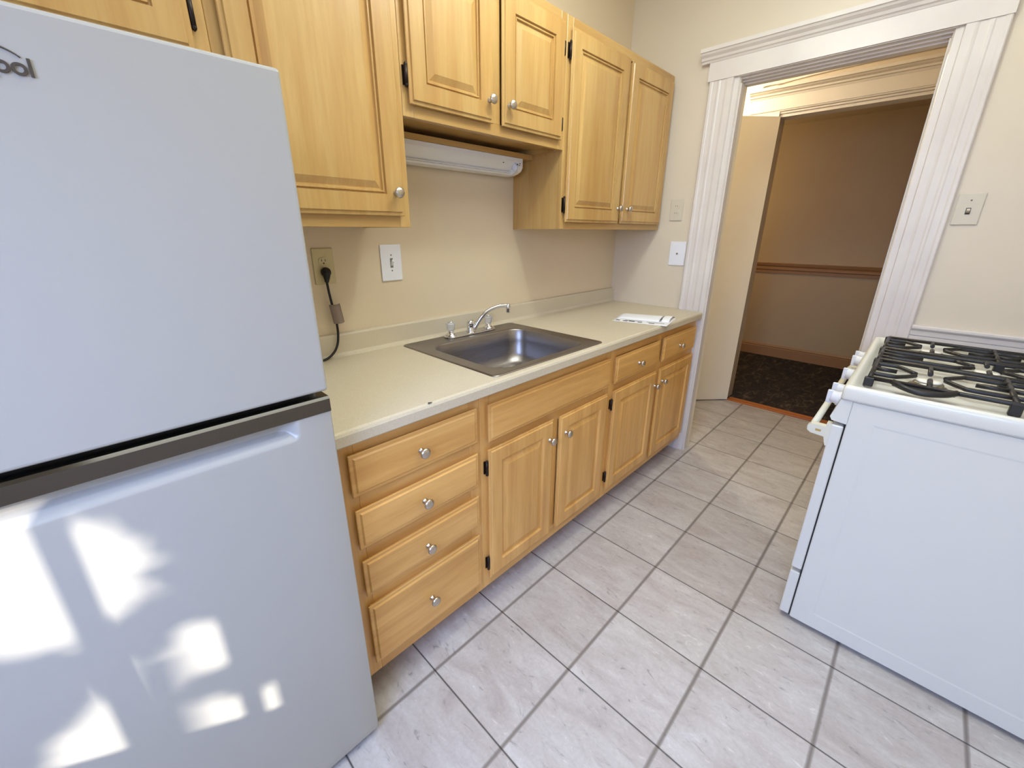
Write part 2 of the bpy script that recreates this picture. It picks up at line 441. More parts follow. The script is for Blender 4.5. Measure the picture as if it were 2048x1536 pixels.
# ------------------------------------------------------------------ cabinets
DOOR = [(.008, 0), (.008, .0045), (0, .0105), (0, .0135), (.002, .0150), (.010, .0150), (.0125, .0195), (.060, .0195), (.0615, .0120), (.0645, .0115), (.066, .0165), (.0700, .0165), (.0715, .0105), (.0755, .0105), (.094, .0178)]
BDOOR = [(.008, 0), (.008, .0045), (0, .0105), (0, .0140), (.003, .0155), (.008, .0155), (.011, .0195), (.056, .0195), (.060, .0110), (.067, .0110), (.088, .0182)]
DRAWER = [(.008, 0), (.008, .0045), (0, .0105), (0, .0140), (.002, .0155), (.010, .0155), (.014, .0195)]

def knob(parent, x, z, yface):
    m = MB()
    m.lathe([(.0085, 0), (.0085, .002), (.0055, .004), (.0050, .013), (.0085, .016), (.0145, .0185), (.0160, .022), (.0150, .0255), (.0110, .0285), (.005, .0298), (0, .030)],
            (x, yface, z), (0, -1, 0), 20)
    return m.build('knob', nickel, parent)
def hinge(parent, x, z0, z1, yf, side):
    m = MB()
    m.tube([(x, yf - .010, z0 + .004), (x, yf - .010, z1 - .004)], .0052, 10)
    m.lathe([(0, -.006), (.0038, -.003), (.0052, 0), (.0052, .004)], (x, yf - .010, z0 + .004), (0, 0, 1), 10)
    m.lathe([(.0052, -.004), (.0052, 0), (.0038, .003), (0, .006)], (x, yf - .010, z1 - .004), (0, 0, 1), 10)
    m.box(min(x, x - side * .007), max(x, x - side * .007), yf - .003, yf, z0 + .006, z1 - .006)
    return m.build('hinge', bronze, parent)

def cabinet_door(parent, x0, x1, z0, z1, yf, mat, loops, kx=None, kz=None, hinges=()):
    d = MB().panel(x0, x1, z0, z1, yf, loops).build('door', mat, parent)
    if kx is not None: knob(d, kx, kz, yf - .0195)
    for hx, a, b, sd in hinges: hinge(d, hx, a, b, yf, sd)
    return d

YU = -.2914
def upper(name, label, x0, x1, z0, z1):
    t = thing(name, label, 'cabinet', ((x0 + x1) / 2, 0, z0), 'wall cabinets')
    c = MB()
    c.box(x0, x0 + .016, YU + .019, -.001, z0, z1); c.box(x1 - .016, x1, YU + .019, -.001, z0, z1)
    c.box(x0 + .016, x1 - .016, YU + .019, -.001, z1 - .016, z1)
    c.box(x0 + .016, x1 - .016, YU + .019, -.001, z0 + .018, z0 + .034)
    c.box(x0 + .016, x1 - .016, -.008, -.001, z0 + .034, z1 - .016)
    c.build('carcass', wood_z, t)
    r = .038
    for a, b in ((x0, x0 + r), (x1 - r, x1)): MB().box(a, b, YU, YU + .019, z0, z1, .0012, 1).build('face_frame_stile', wood_z, t)
    for a, b in ((z0, z0 + r), (z1 - r, z1)): MB().box(x0 + r, x1 - r, YU, YU + .019, a, b, .0008, 1).build('face_frame_rail', wood_x, t)
    return t
ZT = 2.155
t = upper('wall_cabinet', 'maple wall cabinet with two tall doors beside the doorway wall', -.9700, -.0120, 1.369, ZT)
MB().box(-.513, -.475, YU, YU + .019, 1.407, 2.117).build('face_frame_stile', wood_z, t)
cabinet_door(t, -.952, -.503, 1.399, 2.117, YU, wood_z, DOOR, -.523, 1.470, [(-.957, 1.435, 1.505, 1), (-.957, 2.008, 2.072, 1)])
cabinet_door(t, -.482, -.036, 1.399, 2.117, YU, wood_z, DOOR, -.430, 1.470)
t = upper('wall_cabinet', 'short two-door maple wall cabinet above the sink', -1.7455, -.9705, 1.684, ZT)
MB().box(-1.392, -1.342, YU, YU + .019, 1.722, 2.117).build('face_frame_stile', wood_z, t)
cabinet_door(t, -1.728, -1.388, 1.716, 2.120, YU, wood_z, DOOR, -1.410, 1.783, [(-1.733, 1.758, 1.820, 1)])
cabinet_door(t, -1.344, -1.000, 1.716, 2.120, YU, wood_z, DOOR, -1.314, 1.783, [(-.996, 1.750, 1.800, -1), (-.996, 2.01, 2.06, -1)])
t = upper('wall_cabinet', 'tall single-door maple wall cabinet right of the refrigerator top', -2.2200, -1.7465, 1.370, ZT)
cabinet_door(t, -2.198, -1.773, 1.403, 2.120, YU, wood_z, DOOR, -1.803, 1.468)
t = upper('wall_cabinet', 'maple wall cabinet above the refrigerator', -2.980, -2.2205, 1.684, ZT)
cabinet_door(t, -2.588, -2.252, 1.714, 2.120, YU, wood_z, DOOR, None, None, [(-2.246, 1.755, 1.830, -1)])
cabinet_door(t, -2.955, -2.602, 1.714, 2.120, YU, wood_z, DOOR)

# base cabinets
YF = -.605
def base(name, label, x0, x1, stiles):
    t = thing(name, label, 'cabinet', ((x0 + x1) / 2, 0, 0), 'base cabinets')
    zt, zb = .874, .092
    c = MB()
    c.box(x0, x0 + .016, YF + .019, -.002, zb, zt); c.box(x1 - .016, x1, YF + .019, -.002, zb, zt)
    c.box(x0 + .016, x1 - .016, YF + .019, -.002, zb, zb + .016); c.box(x0 + .016, x1 - .016, -.010, -.002, zb + .016, zt)
    c.build('carcass', wood_bz, t)
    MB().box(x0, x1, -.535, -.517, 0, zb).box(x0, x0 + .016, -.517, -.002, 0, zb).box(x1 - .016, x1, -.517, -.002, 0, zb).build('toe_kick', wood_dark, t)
    for a, b, z0, z1 in stiles: MB().box(a, b, YF, YF + .019, z0, z1, .0012, 1).build('face_frame_stile', wood_bz, t)
    return t
def rails(t, x0, x1, zs):
    for a, b in zs: MB().box(x0, x1, YF, YF + .019, a, b, .0008, 1).build('face_frame_rail', wood_bx, t)
def drawer(t, x0, x1, z0, z1, kn=None, nm='drawer'):
    d = MB().panel(x0, x1, z0, z1, YF, DRAWER).build(nm, wood_bx, t)
    if kn: knob(d, kn[0], kn[1], YF - .0195)
    return d
t = base('base_cabinet', 'maple base cabinet with four stacked drawers next to the refrigerator', -2.212, -1.7455, [(-2.212, -2.162, .092, .874), (-1.790, -1.7455, .092, .874)])
rails(t, -2.162, -1.790, [(.836, .874), (.668, .735), (.508, .575), (.348, .415), (.092, .160)])
for z0, z1, kz in ((.722, .842, .780), (.560, .682, .614), (.400, .520, .452), (.144, .361, .246)):
    drawer(t, -2.183, -1.767, z0, z1, (-1.980, kz))
t = base('base_cabinet', 'maple sink base cabinet with a false drawer front and two doors', -1.745, -.962, [(-1.745, -1.700, .092, .874), (-1.000, -.962, .092, .874), (-1.383, -1.333, .150, .655)])
rails(t, -1.700, -1.000, [(.828, .874), (.655, .715), (.092, .150)])
drawer(t, -1.718, -.985, .704, .837, None, 'false_drawer_front')
cabinet_door(t, -1.720, -1.378, .138, .675, YF, wood_bz, BDOOR, -1.404, .596, [(-1.725, .577, .636, 1), (-1.725, .176, .236, 1)])
cabinet_door(t, -1.338, -.990, .138, .672, YF, wood_bz, BDOOR, -1.302, .592)
t = base('base_cabinet', 'maple base cabinet with two small drawers over two doors by the doorway', -.9615, -.023, [(-.9615, -.920, .092, .874), (-.060, -.023, .092, .874), (-.520, -.465, .150, .655), (-.520, -.465, .715, .828)])
rails(t, -.920, -.060, [(.828, .874), (.655, .715), (.092, .150)])
drawer(t, -.940, -.516, .704, .832, (-.735, .762))
drawer(t, -.468, -.048, .704, .836, (-.272, .762))
cabinet_door(t, -.938, -.514, .138, .668, YF, wood_bz, BDOOR, -.532, .588, [(-.943, .572, .630, 1), (-.943, .184, .244, 1)])
cabinet_door(t, -.478, -.046, .134, .668, YF, wood_bz, BDOOR, -.444, .594)

# ------------------------------------------------------------------ countertop with sink cut-out
CZ0, CZ1 = .8745, .914
SX0, SX1, SY0, SY1 = -1.674, -1.036, -.606, -.048   # sink rim
def rrect(x0, x1, y0, y1, r, n=6):
    out = []
    for cx, cy, a0 in ((x1 - r, y1 - r, 0), (x0 + r, y1 - r, 90), (x0 + r, y0 + r, 180), (x1 - r, y0 + r, 270)):
        for k in range(n + 1):
            a = math.radians(a0 + 90 * k / n); out.append((cx + r * math.cos(a), cy + r * math.sin(a)))
    return out
ct = thing('countertop', 'beige laminate countertop with backsplash around the sink', 'countertop', (-1.1, -.3, CZ0))
hx0, hx1, hy0, hy1 = SX0 + .02, SX1 - .02, SY0 + .02, SY1 - .02
edge = [(hy0, CZ0), (hy0, CZ1), (-.622, CZ1), (-.629, CZ1 - .003), (-.6325, CZ1 - .010), (-.6325, CZ0 + .004), (-.629, CZ0)]
cm = MB()
cm.prism(edge, 'X', -2.216, -.023)
cm.box(-2.216, hx0, hy0, -.003, CZ0, CZ1); cm.box(hx1, -.0005, hy0 + .104, -.003, CZ0, CZ1); cm.box(hx1, -.023, hy0, hy0 + .104, CZ0, CZ1)
cm.box(hx0, hx1, hy1, -.003, CZ0, CZ1)
cm.build('counter_slab', laminate, ct)
bs = MB().prism([(-.001, CZ1 + .0002), (-.034, CZ1 + .0002), (-.026, CZ1 + .006), (-.0215, CZ1 + .014), (-.0215, .992), (-.018, .9985), (-.001, 1.0)], 'X', -2.216, -.0005)
bs.build('backsplash', laminate, ct)
# chip on the edge
tag(MB().lathe([(0, 0), (.0035, .0005), (.003, .0014), (0, .002)], (-1.945, -.627, .9145), (0, 0, 1), 7).box(-1.943, -1.936, -.629, -.626, .9142, .9152).build('counter_crumb', crumb),
    'tiny dark crumb on the front edge of the countertop', 'crumb')

# ------------------------------------------------------------------ sink
sk = thing('kitchen_sink', 'stainless steel single-bowl drop-in sink', 'sink', (-1.355, -.33, .914))
bm = bmesh.new()
def ring(x0, x1, y0, y1, r, z): return [bm.verts.new((x, y, z)) for x, y in rrect(x0, x1, y0, y1, r, 7)]
BX0, BX1, BY0, BY1 = -1.612, -1.094, -.562, -.150
seq = [(SX0, SX1, SY0, SY1, .022, .9142), (SX0 + .001, SX1 - .001, SY0 + .001, SY1 - .001, .022, .9172), (SX0 + .006, SX1 - .006, SY0 + .006, SY1 - .006, .020, .9185),
       (SX0 + .012, SX1 - .012, SY0 + .012, SY1 - .012, .018, .9165),
       (BX0 - .010, BX1 + .010, BY0 - .010, BY1 + .010, .075, .9165), (BX0 - .003, BX1 + .003, BY0 - .003, BY1 + .003, .072, .9150), (BX0, BX1, BY0, BY1, .070, .9100),
       (BX0 + .005, BX1 - .005, BY0 + .005, BY1 - .005, .070, .86), (BX0 + .012, BX1 - .012, BY0 + .012, BY1 - .012, .072, .80),
       (BX0 + .024, BX1 - .024, BY0 + .024, BY1 - .024, .078, .768), (BX0 + .045, BX1 - .045, BY0 + .045, BY1 - .045, .08, .752),
       (BX0 + .08, BX1 - .08, BY0 + .08, BY1 - .08, .07, .746), (BX0 + .18, BX1 - .18, BY0 + .16, BY1 - .16, .04, .742)]
rs = [ring(*q) for q in seq]
for a, b in zip(rs, rs[1:]):
    n = len(a)
    for i in range(n):
        f = bm.faces.new((a[i], b[i], b[(i + 1) % n], a[(i + 1) % n])); f.smooth = True
bm.faces.new(rs[-1])
bmesh.ops.recalc_face_normals(bm, faces=bm.faces[:])
if bm.faces[-1].normal.z < 0: bmesh.ops.reverse_faces(bm, faces=bm.faces[:])
mb = MB(); mb.bm.free(); mb.bm = bm
so = mb.build('sink_bowl', steel, sk)
MB().lathe([(.057, .0), (.057, .002), (.045, .003), (.040, -.001), (.0, -.001)], (-1.353, -.356, .7425), (0, 0, 1), 28).build('drain', chrome, sk)

# faucet
fc = thing('kitchen_faucet', 'chrome two-handle kitchen faucet with clear acrylic handles and curved spout', 'faucet', (-1.335, -.085, .917))
plate = MB()
plate.prism(rrect(-1.478, -1.192, -.116, -.056, .029, 6), 'Z', .9168, .926)
po = plate.build('deck_plate', chrome, fc)
mod = po.modifiers.new('b', 'BEVEL'); mod.width = .004; mod.segments = 3; mod.limit_method = 'ANGLE'
for hx in (-1.446, -1.224):
    e = MB().lathe([(.024, 0), (.024, .004), (.019, .007), (.014, .012), (.0135, .020), (.011, .022)], (hx, -.086, .9255), (0, 0, 1), 24).build('handle_stem', chrome, fc)
    hd = MB()
    prof = [(.012, 0), (.0165, .004), (.0185, .012), (.0215, .026), (.0225, .032), (.019, .036), (.008, .037)]
    hd.lathe(prof, (hx, -.086, .946), (0, 0, 1), 10, False)
    ho = hd.build('handle', acrylic, fc)
    MB().lathe([(.011, 0), (.011, .003), (.007, .005), (0, .0055)], (hx, -.086, .9831), (0, 0, 1), 16).build('handle_cap', chrome, ho)
MB().lathe([(.020, 0), (.020, .004), (.017, .008), (.0165, .030), (.0175, .034), (.0165, .046), (.012, .052), (.005, .054), (0, .0545)], (-1.333, -.084, .9255), (0, 0, 1), 24).build('spout_hub', chrome, fc)
sp_pts = curve_pts([(-1.325, -.090, .934), (-1.315, -.095, .944), (-1.302, -.102, .967), (-1.286, -.111, .992), (-1.268, -.120, 1.011), (-1.243, -.134, 1.026), (-1.216, -.148, 1.034), (-1.190, -.162, 1.036), (-1.180, -.168, 1.035)], 5)
sp = MB().tube(sp_pts, [.0112 - .0030 * min(1, k / 22) for k in range(len(sp_pts))], 14).build('spout', chrome, fc)
MB().lathe([(.0, .0), (.0095, .0), (.010, .003), (.0095, .010), (.0105, .013), (.0105, .036), (.008, .040), (0, .041)], (-1.176, -.170, 1.003), (0, 0, 1), 18).build('aerator', chrome, sp)

# ------------------------------------------------------------------ papers on the counter
P1, P2, P3, P4 = Vector((-.608, -.385, 0)), Vector((-.398, -.333, 0)), Vector((-.318, -.603, 0)), Vector((-.545, -.655, 0))
def sheet(name, mat, parent, s0, s1, t0, t1, zf, thick=.0008, nx=14, ny=14):
    """patch of the paper plane in (s across, t along) 0..1 with height zf(s,t)"""
    bmm = bmesh.new()
    def P(s, t): return (P1 * (1 - s) + P2 * s) * (1 - t) + (P4 * (1 - s) + P3 * s) * t
    g = []
    for dz in (thick, 0):
        g.append([[bmm.verts.new(P(s0 + (s1 - s0) * i / nx, t0 + (t1 - t0) * j / ny) + Vector((0, 0, zf(i / nx, j / ny) + dz))) for j in range(ny + 1)] for i in range(nx + 1)])
    for k in (0, 1):
        for i in range(nx):
            for j in range(ny):
                f = bmm.faces.new((g[k][i][j], g[k][i + 1][j], g[k][i + 1][j + 1], g[k][i][j + 1])); f.smooth = True
    per = [(i, 0) for i in range(nx)] + [(nx, j) for j in range(ny)] + [(i, ny) for i in range(nx, 0, -1)] + [(0, j) for j in range(ny, 0, -1)]
    for k in range(len(per)):
        a, b = per[k], per[(k + 1) % len(per)]
        bmm.faces.new((g[0][a[0]][a[1]], g[0][b[0]][b[1]], g[1][b[0]][b[1]], g[1][a[0]][a[1]]))
    bmesh.ops.recalc_face_normals(bmm, faces=bmm.faces[:])
    m = MB(); m.bm.free(); m.bm = bmm
    return m.build(name, mat, parent)
pt = thing('flat_leaflet', 'flat white printed leaflet under the folded paper at the counter end', 'paper', (-.46, -.49, .9145))
sheet('page', paper, pt, 0, 1, 0, 1, lambda s, t: .9146)
for a, b, c, d in ((.08, .16, .05, .12), (.07, .15, .18, .27), (.09, .17, .29, .40), (.08, .14, .46, .54), (.09, .15, .66, .76), (.20, .24, .20, .52), (.22, .25, .60, .92)):
    sheet('print_mark', ink, pt, a, b, c, d, lambda s, t: .9155, .0002, 2, 2)
pt = thing('folded_paper', 'folded white paper lying on top of the leaflet', 'paper', (-.42, -.46, .916))
def fold(s, t): return .9160 + .014 * math.sin(pi * min(1, s * 1.05)) ** .5 * (0.55 + .45 * t)
sheet('folded_sheet', paper, pt, .36, 1.04, .02, .80, fold, .0010, 16, 12)
sheet('folded_sheet', paper, pt, .40, 1.04, .83, .97, lambda s, t: .9160 + .016 * math.sin(pi * min(1, s)) ** .5, .0010, 16, 6)
sheet('print_mark', ink, pt, .50, .90, .801, .818, lambda s, t: .9160 + .006, .0004, 6, 2)

# ------------------------------------------------------------------ wall plates
def plate_on_left(x0, x1, z0, z1, name, label, mat, cat):
    t = thing(name, label, cat, ((x0 + x1) / 2, 0, (z0 + z1) / 2))
    MB().box(x0, x1, -.006, -.0003, z0, z1, .0025, 2).build('cover_plate', mat, t); return t
t = plate_on_left(-1.706, -1.616, 1.172, 1.309, 'light_switch', 'white toggle switch plate on the wall left of the faucet', white_plate, 'switch')
MB().box(-1.667, -1.655, -.0066, -.005, 1.222, 1.258).build('toggle_slot', grey_slot, t)
MB().prism([(-.006, 1.243), (-.018, 1.254), (-.019, 1.246), (-.006, 1.229)], 'X', -1.665, -1.657).build('toggle', white_plate, t)
for z in (1.270, 1.211): MB().lathe([(.003, 0), (.003, .0008), (0, .001)], (-1.661, -.006, z), (0, -1, 0), 10).build('screw', grey_slot, t)
t = plate_on_left(-1.962, -1.889, 1.180, 1.302, 'wall_outlet', 'ivory duplex wall outlet with a black plug beside the refrigerator', ivory_plate, 'outlet')
for zc in (1.258, 1.218):
    f = MB().prism([(-1.9265 + .0165 * math.cos(a) * 1.05, zc + max(-.0125, min(.0125, .0165 * math.sin(a)))) for a in [2 * pi * k / 20 for k in range(20)]], 'Y', -.0085, -.005).build('receptacle', ivory_plate, t)
    s = MB()
    for dx_ in (-.006, .006): s.box(-1.9265 + dx_ - .001, -1.9265 + dx_ + .001, -.0092, -.008, zc + .0005, zc + .0075)
    s.lathe([(.0026, 0), (.0026, .001)], (-1.9265, -.0082, zc - .006), (0, -1, 0), 10)
    s.build('slots', slot, f)
# power cord
pc = thing('power_cord', 'black refrigerator power cord with plug and paper tag hanging over the backsplash', 'cord', (-1.932, -.02, 1.2))
pl = MB().lathe([(.013, 0), (.0165, .004), (.0170, .014), (.014, .020), (.006, .023), (0, .0235)], (-1.9275, -.0086, 1.222), (0, -1, 0), 18)
pl.tube(curve_pts([(-1.928, -.022, 1.222), (-1.930, -.026, 1.205), (-1.932, -.026, 1.188)], 5), [.0135, .0135, .013, .0125, .012, .011, .010, .009, .008, .0075, .0065][:11], 12)
pl.build('plug', black, pc)
cp = curve_pts([(-1.932, -.026, 1.188), (-1.930, -.028, 1.15), (-1.926, -.030, 1.11), (-1.921, -.031, 1.08), (-1.919, -.031, 1.04), (-1.920, -.032, 1.0), (-1.929, -.036, .965), (-1.950, -.042, .938), (-1.985, -.046, .921), (-2.05, -.046, .9185), (-2.205, -.046, .9185)], 6)
MB().tube(cp, .0042, 10).build('cord', cord_mat, pc)
tg = MB(); a0 = Vector((-1.937, -.022, 1.112)); 
tgp = [(-1.938, -.024, 1.110), (-1.897, -.030, 1.113), (-1.889, -.030, 1.046), (-1.927, -.026, 1.040)]
# curled paper tag wrapped around the cord
bmm = bmesh.new(); rows = []
for j in range(7):
    v_ = j / 6; row = []
    for i in range(9):
        u_ = i / 8
        x = -1.938 + .040 * u_ + .009 * v_; z = 1.111 - .070 * v_ + .002 * u_
        y = -.030 - .016 * math.sin(pi * u_)
        row.append(bmm.verts.new((x, y, z)))
    rows.append(row)
for j in range(6):
    for i in range(8):
        f = bmm.faces.new((rows[j][i], rows[j][i + 1], rows[j + 1][i + 1], rows[j + 1][i])); f.smooth = True
bmesh.ops.solidify(bmm, geom=bmm.faces[:], thickness=.0015)
m = MB(); m.bm.free(); m.bm = bmm
m.build('paper_tag', brown_tag, pc)

def plate_on_right(y0, y1, z0, z1, name, label, mat, cat):
    t = thing(name, label, cat, (0, (y0 + y1) / 2, (z0 + z1) / 2))
    MB().box(-.0062, -.0003, y0, y1, z0, z1, .0025, 2).build('cover_plate', mat, t); return t
t = plate_on_right(-.427, -.353, 1.420, 1.536, 'wall_outlet', 'wall-coloured painted outlet plate high between cabinet and door casing', painted_plate, 'outlet')
for zc in (1.496, 1.458):
    f = MB().prism([(-.390 + .0165 * math.cos(a), zc + max(-.0125, min(.0125, .0165 * math.sin(a)))) for a in [2 * pi * k / 20 for k in range(20)]], 'X', -.0085, -.005).build('receptacle', painted_plate, t)
    s = MB()
    for d_ in (-.006, .006): s.box(-.0092, -.008, -.390 + d_ - .0012, -.390 + d_ + .0012, zc, zc + .007)
    s.build('slots', grey_slot, f)
t = plate_on_right(-.4755, -.380, 1.168, 1.304, 'wall_jack', 'white jack plate low beside the left door casing', white_plate, 'jack')
MB().box(-.0085, -.006, -.436, -.420, 1.228, 1.246, .001, 1).build('jack', white_plate, t)
MB().box(-.0092, -.008, -.433, -.423, 1.231, 1.240).build('slots', grey_slot, t)
t = plate_on_right(-1.612, -1.536, 1.389, 1.506, 'light_switch', 'painted toggle switch plate right of the doorway', painted_plate, 'switch')
MB().box(-.0068, -.005, -1.582, -1.568, 1.428, 1.452).build('toggle_slot', slot, t)
MB().prism([(-.006, 1.444), (-.018, 1.449), (-.019, 1.442), (-.006, 1.434)], 'Y', -1.580, -1.570).build('toggle', painted_plate, t)
MB().lathe([(.003, 0), (.003, .0008), (0, .001)], (-.006, -1.575, 1.480), (-1, 0, 0), 10).build('screw', grey_slot, t)

# ------------------------------------------------------------------ under-cabinet strip light
ul = thing('undercabinet_light', 'white under-cabinet strip light housing without its tube above the sink', 'light', (-1.39, -.07, 1.62))
LX0, LX1 = -1.744, -1.032
hb = MB()
hb.prism([(-.118, 1.662), (-.118, 1.646), (-.114, 1.6435), (-.108, 1.6455), (-.066, 1.6115), (-.074, 1.6105), (-.075, 1.6075), (-.069, 1.6065), (-.072, 1.6035), (-.066, 1.5985), (-.022, 1.5955), (-.020, 1.662)], 'X', LX0, LX1 - .030)
hb.build('housing', fixture_white, ul)
hb = MB()
hb.prism([(-.118, 1.662), (-.118, 1.627), (-.108, 1.6115), (-.090, 1.6035), (-.068, 1.5975), (-.022, 1.5955), (-.020, 1.662)], 'X', LX1 - .030, LX1)
ec = hb.build('end_cap', fixture_white, ul)
MB().lathe([(.015, 0), (.015, .008), (.011, .009)], (LX1 - .030, -.103, 1.625), (-1, 0, 0), 18).build('tube_socket', knob_white, ec)
for nm_, xx, zz in (('slots', .104, 1.640), ('slots', .032, 1.637), ('slots', .018, 1.641), ('slots', .022, 1.634)):
    yy = -.1185 if xx < .05 else -.1025
    MB().box(LX1 - xx - .003, LX1 - xx + .003, yy - .0004, yy + .004, zz - .0016, zz + .0016).build(nm_, slot, ul)
bd = MB().box(-1.7445, -.9715, -.122, -.003, 1.663, 1.682)
tag(bd.build('mounting_board', wood_x), 'narrow maple board holding the strip light under the short wall cabinet', 'board')

# ------------------------------------------------------------------ refrigerator
FX0, FX1, FYF = -2.950, -2.235, -.703
fr = thing('refrigerator', 'white top-freezer refrigerator left of the counter', 'refrigerator', ((FX0 + FX1) / 2, -.38, 0))
MB().box(FX0 + .003, FX1 - .003, -.640, -.05, .03, 1.598, .006, 2).build('cabinet_body', fridge_body, fr)
MB().box(FX0 + .012, FX1 - .012, -.652, -.640, .035, 1.035).box(FX0 + .012, FX1 - .012, -.652, -.640, 1.060, 1.590).build('door_gasket', dark_gap, fr)
fd = MB().box(FX0, FX1, FYF, -.652, 1.053, 1.605, .006, 3).build('freezer_door', fridge_white, fr)
# lower door with scooped pocket: height-field front
PX0, PX1, PZ0, PZ1 = FX0 + .065, FX1 - .066, .965, 1.0085
def sm(a): a = max(0., min(1., a)); return a * a * (3 - 2 * a)
def pocket(x, z):
    # signed distance-like falloff from the rounded lower boundary of the pocket
    r = .016
    cx = max(PX0 + r, min(PX1 - r, x)); cz = max(PZ0 + r, z)
    if z > PZ0 + r: d = min(x - PX0, PX1 - x)
    else:
        if PX0 + r <= x <= PX1 - r: d = z - PZ0
        else: d = r - math.hypot(x - cx, z - (PZ0 + r))
    if d <= 0: return 0.0
    if PX0 + .05 < x < PX1 - .05 or z - PZ0 < min(x - PX0, PX1 - x): pass
    return .030 * sm(min(1, d / .034)) ** .8
xs = sorted(set([FX0, FX0 + .0015, FX0 + .004] + [PX0 + .003 * k for k in range(-2, 16)] + [PX0 + .06 + k * (PX1 - PX0 - .12) / 12 for k in range(13)] + [PX1 - .003 * k for k in range(-2, 16)] + [FX1 - .004, FX1 - .0015, FX1]))
zs = sorted(set([.024, .0255, .028] + [.05 + k * .09 for k in range(11)] + [PZ0 - .004 + k * .0025 for k in range(19)] + [PZ1]))
zs = [z for z in zs if z <= PZ1]
bmm = bmesh.new()
def fy(x, z):
    e = min(x - FX0, FX1 - x, z - .024)
    rd = .004 * (1 - math.sqrt(max(0, 1 - (1 - min(1, e / .004)) ** 2)))
    return FYF + rd + pocket(x, z)
G = [[bmm.verts.new((x, fy(x, z), z)) for z in zs] for x in xs]
for i in range(len(xs) - 1):
    for j in range(len(zs) - 1):
        f = bmm.faces.new((G[i][j], G[i + 1][j], G[i + 1][j + 1], G[i][j + 1])); f.smooth = True
yb = -.652
def side(line):
    bk = [bmm.verts.new((v.co.x, yb, v.co.z)) for v in line]
    for k in range(len(line) - 1): bmm.faces.new((line[k], line[k + 1], bk[k + 1], bk[k]))
side([G[0][j] for j in range(len(zs))]); side([G[-1][j] for j in range(len(zs))][::-1])
side([G[i][0] for i in range(len(xs))][::-1]); side([G[i][-1] for i in range(len(xs))])
bmesh.ops.recalc_face_normals(bmm, faces=bmm.faces[:])
m = MB(); m.bm.free(); m.bm = bmm
ld = m.build('fridge_door', fridge_white, fr)
tr = MB().prism([(FYF - .002, 1.009), (FYF - .002, 1.036), (FYF + .002, 1.041), (-.655, 1.041), (-.655, 1.009)], 'X', FX0 + .001, FX1 - .001)
tr.build('handle_strip', trim_chrome, fr)['label'] = 'chrome handle strip along the top of the lower door'
MB().box(FX0 + .03, FX1 - .03, -.668, -.640, .006, .022).box(FX0 + .04, FX0 + .075, -.64, -.60, 0, .03).box(FX1 - .075, FX1 - .04, -.64, -.60, 0, .03).build('base_grille', dark_gap, fr)
# brand lettering on the freezer door
cu = bpy.data.curves.new('brand', 'FONT'); cu.body = 'Whirlpool'; cu.size = .0265; cu.extrude = .0009; cu.offset = .0004; cu.space_character = .95
to = bpy.data.objects.new('tmp_text', cu); col.objects.link(to)
bpy.context.view_layer.update()
dg = bpy.context.evaluated_depsgraph_get(); me = bpy.data.meshes.new_from_object(to.evaluated_get(dg))
bpy.data.objects.remove(to)
wmax = max(v.co.x for v in me.vertices)
for v in me.vertices:
    x, y, z = v.co
    v.co = Vector((-2.519 - (wmax - x), FYF - .0012 - z, 1.5315 + y)) - Vector(fr['_org'])
me.materials.clear(); me.materials.append(grey_letter)
bl = bpy.data.objects.new('brand_lettering', me); col.objects.link(bl); bl.parent = fd; bl['_org'] = list(fr['_org'])
# oval ring round the lettering
cxr, czr = -2.519 - wmax * .52, 1.541
rp = [(cxr + .050 * math.cos(a), FYF - .001, czr + .019 * math.sin(a) + .002) for a in [math.radians(20 + k * 8) for k in range(36)]]
MB().tube(rp, [.0008 + .0012 * math.sin(pi * k / 35) for k in range(36)], 8).build('brand_ring', grey_letter, fd)

# ------------------------------------------------------------------ gas range
GX0, GX1, GYF, GYB = -.985, -.115, -1.448, -2.12
st = thing('gas_range', 'white freestanding gas range with black cast-iron grates', 'stove', ((GX0 + GX1) / 2, (GYF + GYB) / 2, 0))
b = MB()
b.box(GX0 + .0015, GX1, GYB, GYF, .018, .876, .002, 1)
b.build('body', stove_white, st)
# embossed side panel
bmm = bmesh.new()
def rg_(ins, h): return [bmm.verts.new((GX0 + .0015 - h, y, z)) for y, z in ((-1.452 - ins, .02 + ins), (GYB + ins, .02 + ins), (GYB + ins, .874 - ins), (-1.452 - ins, .874 - ins))]
R_ = [rg_(0, 0), rg_(0.0, .0016), rg_(.056, .0016), rg_(.062, .0006)]
for p_, q_ in zip(R_, R_[1:]):
    for i in range(4): bmm.faces.new((p_[i], p_[(i + 1) % 4], q_[(i + 1) % 4], q_[i]))
bmm.faces.new(R_[-1]); bmm.faces.new(R_[0][::-1]); bmesh.ops.recalc_face_normals(bmm, faces=bmm.faces[:])
m = MB(); m.bm.free(); m.bm = bmm; m.build('side_panel', stove_white, st)
MB().box(GX0 + .004, GX1, GYF, GYF + .004, .02, .80).build('door_seal', dark_gap, st)
MB().box(GX0 + .03, GX1 - .03, GYB + .03, GYF - .02, 0, .018).build('base', dark_gap, st)  # coloured near black to stand in for the shadow under the range
